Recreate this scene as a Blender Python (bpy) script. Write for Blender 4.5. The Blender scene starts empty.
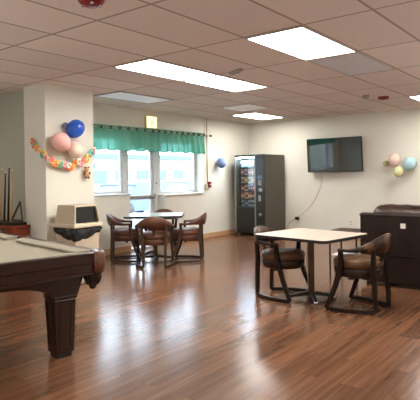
import bpy, bmesh, math, random
from math import sin, cos, pi, radians as R
from mathutils import Vector, Matrix
random.seed(7)
C = bpy.context.scene.collection

# ------------------------------------------------------------------ materials
def lin(c):
    r = []
    for v in c:
        v = v / 255.0
        r.append(v / 12.92 if v <= .04045 else ((v + .055) / 1.055) ** 2.4)
    return (*r, 1.0)

class N:
    def __init__(s, name):
        s.m = bpy.data.materials.new(name); s.m.use_nodes = True
        s.t = s.m.node_tree; s.n = s.t.nodes
        s.b = s.n['Principled BSDF']; s.out = s.n['Material Output']
        s.tc = s.n.new('ShaderNodeTexCoord')
    def new(s, t, **kw):
        x = s.n.new('ShaderNode' + t)
        for k, v in kw.items():
            if k in x.inputs: x.inputs[k].default_value = v
            else: setattr(x, k, v)
        return x
    def link(s, a, b): s.t.links.new(a, b)
    def mp(s, scale=(1, 1, 1), rot=(0, 0, 0), loc=(0, 0, 0)):
        m = s.n.new('ShaderNodeMapping'); m.inputs['Scale'].default_value = scale
        m.inputs['Rotation'].default_value = rot; m.inputs['Location'].default_value = loc
        s.link(s.tc.outputs['Object'], m.inputs['Vector']); return m.outputs['Vector']
    def noise(s, vec, scale, detail=3, rough=.5):
        x = s.new('TexNoise'); x.inputs['Scale'].default_value = scale; x.inputs['Detail'].default_value = detail
        x.inputs['Roughness'].default_value = rough
        s.link(vec, x.inputs['Vector']); return x.outputs['Fac']
    def ramp(s, fac, stops):
        x = s.new('ValToRGB'); e = x.color_ramp.elements
        while len(e) < len(stops): e.new(.5)
        for i, (p, c) in enumerate(stops): e[i].position = p; e[i].color = c
        s.link(fac, x.inputs['Fac']); return x.outputs['Color']
    def mix(s, fac, a, b, mode='MIX'):
        x = s.n.new('ShaderNodeMix'); x.data_type = 'RGBA'; x.blend_type = mode
        for v, k in ((fac, 0), (a, 6), (b, 7)):
            if isinstance(v, (int, float, tuple)): x.inputs[k].default_value = v
            else: s.link(v, x.inputs[k])
        return x.outputs[2]
    def math(s, op, a, b=0):
        x = s.n.new('ShaderNodeMath'); x.operation = op
        for v, k in ((a, 0), (b, 1)):
            if isinstance(v, (int, float)): x.inputs[k].default_value = v
            else: s.link(v, x.inputs[k])
        return x.outputs[0]
    def bump(s, h, strength=.2, dist=.01):
        x = s.new('Bump'); x.inputs['Strength'].default_value = strength; x.inputs['Distance'].default_value = dist
        s.link(h, x.inputs['Height']); s.link(x.outputs['Normal'], s.b.inputs['Normal'])
    def set(s, color=None, rough=None, metal=None, spec=None, **kw):
        for v, k in ((color, 'Base Color'), (rough, 'Roughness'), (metal, 'Metallic'), (spec, 'Specular IOR Level')):
            if v is None: continue
            if isinstance(v, (int, float, tuple)): s.b.inputs[k].default_value = v
            else: s.link(v, s.b.inputs[k])
        for k, v in kw.items(): s.b.inputs[k.replace('_', ' ')].default_value = v
        return s.m

def simple(name, rgb, rough=.5, metal=0, var=.12, scale=14, bump=.0, spec=.5, emit=0, **kw):
    n = N(name); c = lin(rgb)
    f = n.noise(n.mp(), scale, 3)
    lo = tuple(x * (1 - var) for x in c[:3]) + (1,); hi = tuple(min(1, x * (1 + var)) for x in c[:3]) + (1,)
    col = n.ramp(f, [(.3, lo), (.7, hi)])
    n.set(col, rough, metal, spec, **kw)
    if bump: n.bump(n.noise(n.mp(), scale * 6, 4), bump, .004)
    if emit:
        n.b.inputs['Emission Color'].default_value = c; n.b.inputs['Emission Strength'].default_value = emit
    return n.m

def wood(name, a, b, rough=.35, scale=(30, 30, 3), spec=.5, coat=0):
    n = N(name); spec = .3; f = n.noise(n.mp(scale), 1.0, 5, .6)
    g = n.noise(n.mp(), 2.5, 2)
    col = n.mix(n.math('MULTIPLY', f, 1.0), lin(a), lin(b))
    col = n.mix(n.math('MULTIPLY', g, .35), col, lin(a))
    n.set(col, rough, 0, spec); n.bump(f, .08, .002)
    n.b.inputs['Coat Weight'].default_value = coat; n.b.inputs['Coat Roughness'].default_value = .15
    return n.m

def leather(name, a, b, rough=.38):
    n = N(name); n.b.inputs['Specular IOR Level'].default_value = .32
    v = n.new('TexVoronoi'); v.inputs['Scale'].default_value = 120; n.link(n.mp(), v.inputs['Vector'])
    f = n.noise(n.mp(), 6, 4, .6)
    n.set(n.ramp(f, [(.3, lin(a)), (.7, lin(b))]), n.math('MULTIPLY_ADD', f, .3) if 0 else rough)
    n.bump(v.outputs['Distance'], .15, .003)
    return n.m

def emission(name, rgb, strength):
    n = N(name); e = n.new('Emission'); e.inputs['Color'].default_value = lin(rgb); e.inputs['Strength'].default_value = strength
    n.link(e.outputs[0], n.out.inputs['Surface']); return n.m

def glass(name, tint=(.93, .97, 1, 1), rough=0.0, fac=.08):
    n = N(name); t = n.new('BsdfTransparent'); t.inputs['Color'].default_value = tint
    g = n.new('BsdfGlossy'); g.inputs['Roughness'].default_value = rough
    fr = n.new('LayerWeight'); fc = n.math('ADD', n.math('MULTIPLY', n.math('POWER', fr.outputs['Facing'], 5.0), .8), .04)
    m = n.new('MixShader'); n.link(fc, m.inputs[0]); n.link(t.outputs[0], m.inputs[1]); n.link(g.outputs[0], m.inputs[2])
    n.link(m.outputs[0], n.out.inputs['Surface']); return n.m

def mat_floor():
    n = N('wood_plank_floor')
    br = n.new('TexBrick'); br.offset = .37; br.offset_frequency = 2
    br.inputs['Scale'].default_value = 1; br.inputs['Brick Width'].default_value = 1.22; br.inputs['Row Height'].default_value = .16
    br.inputs['Mortar Size'].default_value = .0018; br.inputs['Mortar Smooth'].default_value = .3
    br.inputs['Color1'].default_value = (0, 0, 0, 1); br.inputs['Color2'].default_value = (1, 1, 1, 1); br.inputs['Mortar'].default_value = (.5, .5, .5, 1)
    n.link(n.mp(), br.inputs['Vector'])
    # per plank shift of the grain
    addv = n.new('VectorMath', operation='MULTIPLY_ADD')
    n.link(br.outputs['Color'], addv.inputs[0]); addv.inputs[1].default_value = (7, 3, 0); n.link(n.mp((.45, 11, 1)), addv.inputs[2])
    g1 = n.new('TexNoise'); g1.inputs['Scale'].default_value = 2.2; g1.inputs['Detail'].default_value = 4; g1.inputs['Roughness'].default_value = .5
    n.link(addv.outputs[0], g1.inputs['Vector'])
    g2 = n.noise(n.mp((2.2, 55, 1)), 1.5, 3)
    grain = n.math('ADD', n.math('MULTIPLY', g1.outputs['Fac'], .7), n.math('MULTIPLY', g2, .3))
    col = n.ramp(grain, [(.22, lin((80, 54, 38))), (.5, lin((112, 77, 55))), (.78, lin((142, 102, 75)))])
    tint = n.ramp(br.outputs['Color'], [(0, (.74, .73, .72, 1)), (1, (1.2, 1.18, 1.16, 1))])
    col = n.mix(1.0, col, tint, 'MULTIPLY')
    col = n.mix(n.math('MULTIPLY', br.outputs['Fac'], .3), col, lin((62, 40, 28)))
    rgh = n.math('ADD', n.math('MULTIPLY', g1.outputs['Fac'], .10), .16)
    n.set(col, rgh, 0, .42)
    h = n.math('SUBTRACT', n.math('MULTIPLY', grain, .05), br.outputs['Fac'])
    n.bump(h, .03, .001)
    return n.m

def mat_ceiling(ox, oy):
    n = N('ceiling_tile'); sep = n.new('SeparateXYZ'); n.link(n.mp(loc=(-ox, -oy, 0)), sep.inputs[0])
    def line(v, p, w):
        fr = n.math('FRACT', n.math('ADD', n.math('DIVIDE', v, p), 50.0))
        d = n.math('MINIMUM', fr, n.math('SUBTRACT', 1.0, fr))
        return n.math('LESS_THAN', n.math('MULTIPLY', d, p), w)
    l = n.math('MAXIMUM', line(sep.outputs['X'], 1.22, .013), line(sep.outputs['Y'], .61, .013))
    cx = n.math('FLOOR', n.math('DIVIDE', sep.outputs['X'], 1.22)); cyy = n.math('FLOOR', n.math('DIVIDE', sep.outputs['Y'], .61))
    cb = n.new('CombineXYZ'); n.link(cx, cb.inputs[0]); n.link(cyy, cb.inputs[1])
    wn = n.new('TexWhiteNoise'); n.link(cb.outputs[0], wn.inputs['Vector'])
    f = n.noise(n.mp(), 90, 3)
    col = n.ramp(f, [(.35, lin((224, 214, 207))), (.6, lin((236, 227, 220)))])
    tint = n.ramp(wn.outputs['Value'], [(0, (.93, .92, .92, 1)), (1, (1.05, 1.05, 1.05, 1))])
    col = n.mix(1.0, col, tint, 'MULTIPLY')
    col = n.mix(l, col, lin((172, 158, 148)))
    n.set(col, .9, 0, .2)
    h = n.math('SUBTRACT', n.math('MULTIPLY', f, .2), l); n.bump(h, .3, .006)
    return n.m

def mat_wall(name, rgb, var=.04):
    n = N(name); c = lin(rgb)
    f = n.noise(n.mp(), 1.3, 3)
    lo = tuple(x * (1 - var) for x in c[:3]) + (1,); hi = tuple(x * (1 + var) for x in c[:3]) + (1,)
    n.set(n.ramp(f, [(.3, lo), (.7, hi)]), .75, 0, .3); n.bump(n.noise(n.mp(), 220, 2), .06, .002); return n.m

M = dict(
    vent_white=simple('vent_white_glow', (246, 246, 244), .45, 0, .02, emit=.12),  # faint emission added so the white vent reads brighter
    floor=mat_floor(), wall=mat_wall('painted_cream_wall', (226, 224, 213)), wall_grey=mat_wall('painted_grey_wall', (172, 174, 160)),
    pillar=mat_wall('painted_pillar', (224, 222, 211)),
    base=wood('baseboard_wood', (196, 152, 116), (222, 180, 142), .5, (3, 30, 30)),
    white_metal=simple('white_aluminium', (214, 218, 220), .4, 0, .04),
    fixture=simple('fixture_white_frame', (180, 168, 158), .5, 0, .03),
    lit=emission('lit_diffuser', (255, 250, 242), 25.0),
    unlit=simple('unlit_diffuser', (214, 216, 222), .35, 0, .03), off_glow=simple('off_diffuser_glow', (222, 228, 240), .4, 0, .03, emit=.22),  # bluish emission put on a switched-off diffuser for the window's reflection
    dark_wood=wood('dark_stained_wood', (20, 13, 9), (42, 28, 19), .38),
    mid_wood=wood('weathered_brown_wood', (46, 34, 26), (76, 58, 44), .4),
    red_wood=wood('red_brown_wood', (88, 34, 20), (136, 62, 38), .35),
    pool_wood=wood('mahogany_wood', (26, 12, 8), (54, 25, 17), .28, coat=.3),
    pool_cloth=simple('grey_beige_felt', (170, 164, 148), .9, 0, .05, 60, .2),
    brass=simple('tan_leather_pocket', (92, 54, 34), .4, 0, .35, 30, .2),
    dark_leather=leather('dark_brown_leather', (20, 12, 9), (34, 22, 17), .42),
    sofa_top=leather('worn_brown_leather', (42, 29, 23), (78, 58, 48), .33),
    seat_tan=leather('tan_brown_leather', (70, 48, 33), (108, 78, 54), .33),
    seat_red=leather('red_brown_leather', (74, 44, 33), (102, 64, 48), .33),
    seat_side=leather('brown_leather_band', (30, 20, 14), (52, 36, 27), .36),
    laminate=simple('cream_laminate', (206, 190, 176), .28, 0, .03, 6),
    pale_laminate=simple('pale_laminate', (186, 204, 198), .18, 0, .03, 6),
    edge_black=simple('black_rubber_edge', (26, 22, 20), .5, 0, .1),
    table_post=simple('dark_bronze_post', (92, 74, 60), .3, .7, .1),
    chrome=simple('chrome', (190, 190, 195), .15, 1, .05),
    black=simple('black_plastic', (18, 19, 20), .35, 0, .1),
    vend_side=simple('vending_side_enamel', (76, 74, 64), .45, 0, .04, 5),
    vend_dark=simple('vending_dark_front', (20, 26, 26), .3, 0, .08),
    vend_in=simple('vending_interior', (60, 78, 86), .5, 0, .05),
    silver=simple('silver_trim', (150, 150, 144), .3, .5, .04),
    tube=emission('vending_tube', (215, 238, 255), 170.0),
    beige=simple('beige_plastic', (196, 182, 160), .5, 0, .05, 9, .05),
    bag=simple('black_bin_liner', (34, 38, 42), .2, 0, .3, 20, .5),
    glass=glass('window_glass'),
    screen=simple('television_screen', (5, 12, 14), .05, 0, .05, 3, spec=1.0, Coat_Weight=1.0, Coat_Roughness=.04),
    red=simple('red_plastic', (120, 18, 24), .35, 0, .1), bright_red=simple('bright_red_plastic', (150, 34, 38), .4, 0, .08),
    grey=simple('grey_plastic', (150, 145, 140), .5, 0, .06), white=simple('white_plastic', (232, 228, 220), .5, 0, .03),
    conduit=simple('painted_conduit', (206, 192, 172), .5, 0, .04),
    cable=simple('tan_cable', (196, 176, 152), .5), cue=wood('maple_cue', (186, 144, 96), (214, 176, 128), .3),
    metal_dark=simple('dark_steel', (52, 46, 44), .35, .8),
)

# ------------------------------------------------------------------ geometry helpers
class MB:
    def __init__(s): s.bm = bmesh.new()
    def _add(s, vs, fs, smooth=False, mi=0):
        v = [s.bm.verts.new(p) for p in vs]
        for f in fs:
            try:
                x = s.bm.faces.new([v[i] for i in f]); x.smooth = smooth; x.material_index = mi
            except ValueError: pass
        return s
    def box(s, x0, x1, y0, y1, z0, z1, M_=None, mi=0):
        p = [Vector((x, y, z)) for x in (x0, x1) for y in (y0, y1) for z in (z0, z1)]
        if M_ is not None: p = [M_ @ q for q in p]
        return s._add(p, [(0, 1, 3, 2), (4, 6, 7, 5), (0, 4, 5, 1), (2, 3, 7, 6), (0, 2, 6, 4), (1, 5, 7, 3)], mi=mi)
    def frustum(s, a, b, za, zb, mi=0):   # a,b = (x0,x1,y0,y1) at za and zb
        p = []
        for (x0, x1, y0, y1), z in ((a, za), (b, zb)): p += [(x0, y0, z), (x1, y0, z), (x1, y1, z), (x0, y1, z)]
        return s._add(p, [(3, 2, 1, 0), (4, 5, 6, 7), (0, 1, 5, 4), (1, 2, 6, 5), (2, 3, 7, 6), (3, 0, 4, 7)], mi=mi)
    def prism(s, pts, z0, z1, mi=0, smooth=False):
        n = len(pts); vs = [(x, y, z0) for x, y in pts] + [(x, y, z1) for x, y in pts]
        return s._add(vs, [tuple(range(n))[::-1], tuple(range(n, 2 * n))] + [(i, (i + 1) % n, n + (i + 1) % n, n + i) for i in range(n)], mi=mi)
    def lathe(s, prof, cx=0, cy=0, n=24, sx=1, sy=1, Mx=None, smooth=True, caps=True, mi=0):
        vs = []
        for r, z in prof:
            for k in range(n):
                a = 2 * pi * k / n; p = Vector((cx + r * sx * cos(a), cy + r * sy * sin(a), z)); vs.append(Mx @ p if Mx is not None else p)
        m = len(prof); fs = [(i * n + k, i * n + (k + 1) % n, (i + 1) * n + (k + 1) % n, (i + 1) * n + k) for i in range(m - 1) for k in range(n)]
        if caps: fs += [tuple(range(n))[::-1], tuple(range((m - 1) * n, m * n))]
        return s._add(vs, fs, smooth, mi)
    def tube(s, path, r, n=8, ry=None, smooth=True, mi=0, square=False):
        path = [Vector(p) for p in path]; vs = []; m = len(path)
        rr = r if isinstance(r, (list, tuple)) else [r] * m
        for i, p in enumerate(path):
            t = (path[min(i + 1, m - 1)] - path[max(i - 1, 0)]).normalized()
            up = Vector((0, 0, 1)) if abs(t.z) < .9 else Vector((0, 1, 0))
            a = t.cross(up).normalized(); b = a.cross(t).normalized()
            for k in range(n):
                an = 2 * pi * (k + (.5 if square else 0)) / n
                vs.append(p + a * rr[i] * cos(an) + b * (rr[i] if ry is None else ry) * sin(an))
        fs = [(i * n + k, i * n + (k + 1) % n, (i + 1) * n + (k + 1) % n, (i + 1) * n + k) for i in range(m - 1) for k in range(n)]
        fs += [tuple(range(n))[::-1], tuple(range((m - 1) * n, m * n))]
        return s._add(vs, fs, smooth and not square, mi)
    def strip(s, rows, closed=False, smooth=True, mi=0):  # rows of equal length point lists
        n = len(rows[0]); vs = [p for r in rows for p in r]; m = len(rows)
        fs = [(i * n + k, i * n + k + 1, (i + 1) * n + k + 1, (i + 1) * n + k) for i in range(m - 1) for k in range(n - 1)]
        if closed: fs += [(i * n + n - 1, i * n, (i + 1) * n, (i + 1) * n + n - 1) for i in range(m - 1)]
        return s._add(vs, fs, smooth, mi)
    def loops(s, rows, smooth=True, mi=0):   # closed cross-sections with end caps
        n = len(rows[0]); m = len(rows); vs = [p for r in rows for p in r]
        fs = [(i * n + k, i * n + (k + 1) % n, (i + 1) * n + (k + 1) % n, (i + 1) * n + k) for i in range(m - 1) for k in range(n)]
        fs += [tuple(range(n))[::-1], tuple(range((m - 1) * n, m * n))]
        return s._add(vs, fs, smooth, mi)
    def ball(s, c, r, sx=1, sy=1, sz=1, seg=20, rings=12, Mx=None, mi=0):
        vs = []
        for i in range(rings + 1):
            t = pi * i / rings
            for k in range(seg):
                a = 2 * pi * k / seg; p = Vector((r * sx * sin(t) * cos(a), r * sy * sin(t) * sin(a), r * sz * cos(t)))
                if Mx is not None: p = Mx @ p
                vs.append(p + Vector(c))
        fs = [(i * seg + k, (i + 1) * seg + k, (i + 1) * seg + (k + 1) % seg, i * seg + (k + 1) % seg) for i in range(rings) for k in range(seg)]
        return s._add(vs, fs, True, mi)
    def build(s, name, mat, parent=None, bevel=0, sub=0, label=None, loc=None, rz=0):
        bmesh.ops.remove_doubles(s.bm, verts=s.bm.verts, dist=1e-6)
        bmesh.ops.recalc_face_normals(s.bm, faces=s.bm.faces)
        me = bpy.data.meshes.new(name); s.bm.to_mesh(me); s.bm.free()
        for mm in (mat if isinstance(mat, (list, tuple)) else [mat]): me.materials.append(mm)
        o = bpy.data.objects.new(name, me); C.objects.link(o)
        if parent: o.parent = parent
        if loc: o.location = loc
        if rz: o.rotation_euler.z = rz
        if bevel:
            b = o.modifiers.new('b', 'BEVEL'); b.width = bevel; b.segments = 2; b.limit_method = 'ANGLE'; b.angle_limit = R(40)
        if sub:
            b = o.modifiers.new('s', 'SUBSURF'); b.levels = sub; b.render_levels = sub
        if label: o['label'] = label
        return o

def tag(o, label, cat, group=None, kind=None):
    o['label'] = label; o['category'] = cat
    if group: o['group'] = group
    if kind: o['kind'] = kind
    return o
def thing(name, label, cat, loc=(0, 0, 0), rz=0, group=None):
    o = bpy.data.objects.new(name, None); C.objects.link(o); o.empty_display_size = .1
    o.location = loc; o.rotation_euler = (0, 0, rz); return tag(o, label, cat, group)
def struct(o): o['kind'] = 'structure'; return o
def dup(root, loc, rz, label, group=None):
    def cp(o, par):
        c = o.copy(); C.objects.link(c); c.parent = par
        for ch in list(kids[o]): cp(ch, c)
        return c
    kids = {}
    def walk(o):
        kids[o] = list(o.children)
        for ch in kids[o]: walk(ch)
    walk(root)
    r = cp(root, None); r.location = loc; r.rotation_euler = (0, 0, rz); r['label'] = label
    if group: r['group'] = group
    return r
def at(M_, x, y, z=0): return M_ @ Vector((x, y, z))

# ------------------------------------------------------------------ camera
F, YAW, CYP, ROLL, EYE, CEIL = 511.9, .6635, 175.35, -.016, 1.40, 2.675
TX, WYY = 10.70, 7.12            # television wall plane, window wall plane
fw = Vector((cos(YAW), sin(YAW), 0)); rt = Vector((sin(YAW), -cos(YAW), 0)); up = Vector((0, 0, 1))
r2 = cos(ROLL) * rt + sin(ROLL) * up; u2 = -sin(ROLL) * rt + cos(ROLL) * up
cam = bpy.data.cameras.new('camera'); co = bpy.data.objects.new('camera', cam); C.objects.link(co)
co.matrix_world = Matrix(((r2.x, u2.x, -fw.x, 0), (r2.y, u2.y, -fw.y, 0), (r2.z, u2.z, -fw.z, EYE), (0, 0, 0, 1)))
cam.sensor_width = 36; cam.lens = F / 420 * 36; cam.shift_y = (CYP - 200) / 420; cam.clip_start = .05; cam.clip_end = 300
bpy.context.scene.camera = co

# ------------------------------------------------------------------ room shell
X0, Y0, YN = -3.5, -3.5, 9.6
GX, GY = 3.95, 2.665
m = MB(); m._add([(X0, Y0, 0), (TX, Y0, 0), (TX, WYY, 0), (4.94, WYY, 0), (4.2, WYY, 0), (4.2, YN, 0), (X0, YN, 0)], [(0, 1, 2, 3, 4, 5, 6)])
floor_ = MB().box(X0 - .2, TX + .2, Y0 - .2, YN + .2, -.12, 0); struct(floor_.build('floor', M['floor']))
m.bm.free()
ceil_ = MB().box(X0 - .2, TX + .2, Y0 - .2, WYY, CEIL, CEIL + .15).box(X0 - .2, 4.6, WYY, YN + .2, CEIL, CEIL + .15).box(4.6, TX + .2, WYY, 7.42, CEIL, CEIL + .15)
struct(ceil_.build('ceiling', mat_ceiling(GX, GY)))
struct(MB().box(TX, TX + .15, Y0 - .15, 7.42, 0, CEIL).build('wall_right', M['wall']))
struct(MB().box(X0 - .15, TX, Y0 - .15, Y0, 0, CEIL).build('wall_front', M['wall']))
struct(MB().box(X0 - .15, X0, Y0, YN, 0, CEIL).build('wall_behind', M['wall']))
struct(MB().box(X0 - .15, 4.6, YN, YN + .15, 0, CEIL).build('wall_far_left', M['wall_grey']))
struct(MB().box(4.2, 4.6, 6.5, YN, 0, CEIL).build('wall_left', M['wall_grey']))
# window wall with one stepped opening (deep reveal)
YB = 7.37
w = MB()
w.box(4.6, 5.4, WYY, YB + .05, 0, CEIL).box(8.86, TX, WYY, YB + .05, 0, CEIL).box(5.4, 8.86, WYY, YB + .05, 2.16, CEIL)
w.box(5.4, 6.66, WYY, YB + .05, 0, 1.06).box(7.61, 8.86, WYY, YB + .05, 0, 1.0)
struct(w.build('wall_back', M['wall']))
pl = MB().box(4.08, 4.895, 6.0, 6.5, 0, CEIL).box(4.6, 4.895, 6.5, WYY, 0, CEIL)
struct(pl.build('pillar', M['pillar']))
bb = MB().box(7.61, TX, WYY - .018, WYY, 0, .11).box(4.915, 6.66, WYY - .018, WYY, 0, .11); struct(bb.build('baseboard_back', M['base'], bevel=.004))
bb = MB().box(TX - .018, TX, Y0, WYY - .02, 0, .11); struct(bb.build('baseboard_right', M['base'], bevel=.004))
bb = MB().box(4.06, 4.08, 5.98, 6.5, 0, .11).box(4.08, 4.915, 5.98, 6.0, 0, .11).box(4.895, 4.915, 6.0, WYY, 0, .11); struct(bb.build('baseboard_pillar', M['base'], bevel=.004))
# sills
struct(MB().box(5.4, 6.66, WYY - .03, YB, 1.06, 1.085).build('trim_1', M['white_metal'], bevel=.004))
struct(MB().box(7.61, 8.86, WYY - .03, YB, 1.0, 1.025).build('trim_2', M['wall'], bevel=.004))

def window(name, x0, x1, z0, z1, wf=.05, bars=()):
    r = bpy.data.objects.new(name, None); C.objects.link(r); struct(r); r.location = ((x0 + x1) / 2, YB, z0)
    cx = (x0 + x1) / 2; f = MB()
    a, b, h = x0 - cx, x1 - cx, z1 - z0
    f.box(a, a + wf, -.04, .04, 0, h).box(b - wf, b, -.04, .04, 0, h).box(a + wf, b - wf, -.04, .04, 0, wf).box(a + wf, b - wf, -.04, .04, h - wf, h)
    for t in bars: f.box(a + wf, b - wf, -.03, .03, t - z0 - .02, t - z0 + .02)
    f.build('window_frame', M['white_metal'], r, bevel=.004)
    MB().box(a + wf, b - wf, -.004, .004, wf, h - wf).build('window_pane', M['glass'], r)
    return r
window('window_1', 5.4, 6.67, 1.085, 2.16)
window('window_2', 7.64, 8.86, 1.025, 2.16, .06)
dr = bpy.data.objects.new('door_1', None); C.objects.link(dr); struct(dr); dr.location = (7.13, YB, 0)
f = MB().box(-.47, -.37, -.05, .05, 0, 2.16).box(.37, .51, -.05, .05, 0, 2.16).box(-.37, .37, -.05, .05, 2.06, 2.16)
f.build('door_frame', M['white_metal'], dr, bevel=.004)
d = MB().box(-.36, -.31, -.03, .03, .02, 2.05).box(.30, .36, -.03, .03, .02, 2.05).box(-.31, .30, -.03, .03, .02, .16).box(-.31, .30, -.03, .03, .94, 1.03).box(-.31, .30, -.03, .03, 1.98, 2.05)
d.build('door_leaf', M['white_metal'], dr, bevel=.004)
MB().box(-.31, .30, -.005, .005, 1.03, 1.98).box(-.31, .30, -.005, .005, .16, .94).build('door_pane', M['glass'], dr)
h = MB().tube([(-.36, -.09, 1.0), (.33, -.09, 1.0)], .02, 10).box(-.37, -.30, -.11, -.03, .965, 1.035).box(.28, .37, -.12, -.03, .95, 1.05)
h.build('push_bar', M['grey'], dr)
MB().ball((.43, -.07, 1.26), .015).build('door_knob', M['metal_dark'], dr)

# ------------------------------------------------------------------ curtain valance + rod
n = N('sheer_teal_fabric'); fx = n.noise(n.mp((1, 1, .3)), 3, 2)
col = n.ramp(fx, [(.3, lin((128, 192, 172))), (.7, lin((168, 216, 196)))])
n.set(col, .8, 0, .1)
tl = n.new('BsdfTranslucent'); n.link(col, tl.inputs['Color']); tp = n.new('BsdfTransparent'); tp.inputs['Color'].default_value = (.5, .85, .8, 1)
mx = n.new('MixShader'); mx.inputs[0].default_value = .40; n.link(n.b.outputs[0], mx.inputs[1]); n.link(tl.outputs[0], mx.inputs[2])
mx2 = n.new('MixShader'); mx2.inputs[0].default_value = .24; n.link(mx.outputs[0], mx2.inputs[1]); n.link(tp.outputs[0], mx2.inputs[2])
n.link(mx2.outputs[0], n.out.inputs['Surface']); M['sheer'] = n.m
def valance(x0, x1, seed, label):
    rnd = random.Random(seed); rows = []; nx = int((x1 - x0) * 90)
    ph = [rnd.uniform(0, 6) for _ in range(4)]; cx = (x0 + x1) / 2
    for j in range(11):
        t = j / 10; r = []
        for i in range(nx + 1):
            x = x0 + (x1 - x0) * i / nx
            a = .030 * sin(x * 36 + ph[0]) + .016 * sin(x * 71 + ph[1]) * t + .01 * sin(x * 13 + ph[2])
            z = 2.33 - t * (.45 + .012 * sin(x * 18 + ph[3]))
            r.append((x - cx, a * (.7 + .6 * t), z))
        rows.append(r)
    o = MB().strip(rows).build('curtain_valance', M['sheer'], loc=(cx, WYY - .085, 0))
    s = o.modifiers.new('t', 'SOLIDIFY'); s.thickness = .002
    for k in range(9):
        gx = (k + .5 - 4.5) * (x1 - x0) / 9
        MB().lathe([(.014, -.004), (.03, -.004), (.03, .004), (.014, .004), (.014, -.004)], n=16, Mx=Matrix.Translation((gx, -.040, 2.285)) @ Matrix.Rotation(pi / 2, 4, 'X'), caps=False).build('grommet', M['metal_dark'], o)
    return tag(o, label, 'curtain', 'sheer valances over the windows')
valance(5.35, 7.28, 3, 'gathered teal sheer valance hanging over the left window, nearer the pillar')
valance(7.26, 8.86, 9, 'gathered green sheer valance hanging over the right window, nearer the vending machine')
cr = thing('curtain_rod', 'thin dark curtain rod with ball end fixed above the windows', 'curtain rod', (7.2, WYY - .085, 2.285))
MB().tube([(-1.9, 0, 0), (1.83, 0, 0)], .009, 10).build('rod', M['conduit'], cr)
MB().ball((1.845, 0, 0), .027).build('finial', M['metal_dark'], cr)
for x in (-1.75, 0, 1.74): MB().box(x - .008, x + .008, 0, .085, -.012, .012).build('bracket', M['metal_dark'], cr)

# exit sign above the door
n = N('exit_sign_face'); e = n.new('Emission'); e.inputs['Color'].default_value = lin((255, 246, 176)); e.inputs['Strength'].default_value = 1.9
n.link(e.outputs[0], n.out.inputs['Surface']); M['exit'] = n.m
es = thing('exit_sign', 'small square glowing yellow exit sign on the wall above the door', 'sign', (7.215, WYY, 2.46))
MB().box(-.15, .15, -.05, 0, -.125, .125).build('housing', M['beige'], es, bevel=.006)
MB().box(-.135, .135, -.055, -.0505, -.11, .11).build('sign_face', M['exit'], es)
g = MB().box(-.018, .002, -.058, -.0555, -.07, .06)
g.box(.0, .05, -.058, -.0555, -.012, .006).box(.03, .046, -.058, -.0555, -.07, -.012)
g.build('pictogram', simple('sign_mark', (206, 196, 138), .5, emit=.35), es)

# ------------------------------------------------------------------ ceiling things
def fixture(i, j, lit, label, group):
    x, y = GX + 1.22 * i + .61, GY + .61 * j - .305
    t = thing('ceiling_light', label, 'ceiling light', (x, y, CEIL), 0, group)
    fr = MB()
    for a in ((-.605, .605, -.3, -.283), (-.605, .605, .283, .3), (-.605, -.578, -.283, .283), (.578, .605, -.283, .283)): fr.box(*a, -.014, -.0005)
    fr.build('frame', M['fixture'], t)
    MB().box(-.578, .578, -.283, .283, -.010, -.001).build('diffuser', M['lit'] if lit == 1 else M['unlit'] if lit == 0 else M['off_glow'], t, label=None if lit == 1 else 'switched off diffuser')
    return t
GL, GU = 'lit recessed ceiling panels', 'unlit recessed ceiling panels'
fixture(0, 0, 1, 'bright rectangular ceiling panel light nearest the camera, top middle of the photo', GL)
fixture(0, 3, 1, 'bright ceiling panel light, left one of the end to end pair', GL)
fixture(1, 3, 1, 'bright ceiling panel light, right one of the end to end pair', GL)
fixture(4, 6, 1, 'bright ceiling panel light nearest the far room corner by the vending machine', GL)
fixture(4, 0, 1, 'bright ceiling panel light cut by the right edge of the photo', GL)
fixture(1, 0, 0, 'switched off greyish ceiling panel right beside the brightest near light', GU)
fixture(1, 6, 2, 'switched off ceiling panel with added bluish glow near the window wall above the valance', GU)
for i, j in ((-4, -1), (-4, 3), (0, -6), (4, -6), (-4, -6), (-3, 9)):
    fixture(i, j, 1, 'bright recessed ceiling panel light out of view behind the camera', 'ceiling panels behind the camera')

def disc(name, label, cat, x, y, prof, mat, group=None, n=28):
    t = thing(name, label, cat, (x, y, CEIL), 0, group); MB().lathe([(r, -z) for r, z in prof], n=n).build('housing', mat, t); return t
fa = disc('fire_alarm', 'dark red round fire alarm strobe on the ceiling at top left', 'fire alarm', 2.375, 2.91, [(.0, .055), (.045, .054), (.07, .042), (.092, .02), (.095, .0), (.0, .0)], M['red'])
for a in (2.2, 4.1, 5.6): MB().ball((.062 * cos(a), .062 * sin(a), -.045), .014).build('lens', M['chrome'], fa)
t = thing('smoke_detector', 'low grey rectangular detector on the ceiling between the lit panels', 'detector', (5.12, 3.575, CEIL), R(-25))
MB().box(-.03, .03, -.13, .13, -.035, -.001).build('housing', M['grey'], t, bevel=.01); MB().box(-.012, .012, -.09, .09, -.04, -.036).build('grille', M['metal_dark'], t)
t = disc('smoke_detector', 'small grey round smoke detector on the ceiling above the television', 'detector', 8.2, 3.14, [(0, .06), (.035, .058), (.05, .04), (.055, 0), (0, 0)], M['grey'])
MB().lathe([(.02, -.062), (.02, -.059)], n=14).build('sensor', M['metal_dark'], t)
t = disc('fire_alarm', 'small dark red round fire alarm on the ceiling near the right edge', 'fire alarm', 8.6, 2.99, [(0, .05), (.06, .048), (.09, .03), (.095, 0), (0, 0)], M['red'])
MB().ball((-.04, 0, -.045), .015).build('lens', M['chrome'], t)
t = thing('ceiling_vent', 'square white air vent in the ceiling before the far corner', 'vent', (GX + 1.22 * 3 + .4, GY + .61 * 5 - .32, CEIL))
MB().box(-.3, .3, -.29, .29, -.008, -.001).build('backing', M['fixture'], t)
vf = MB()
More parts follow.
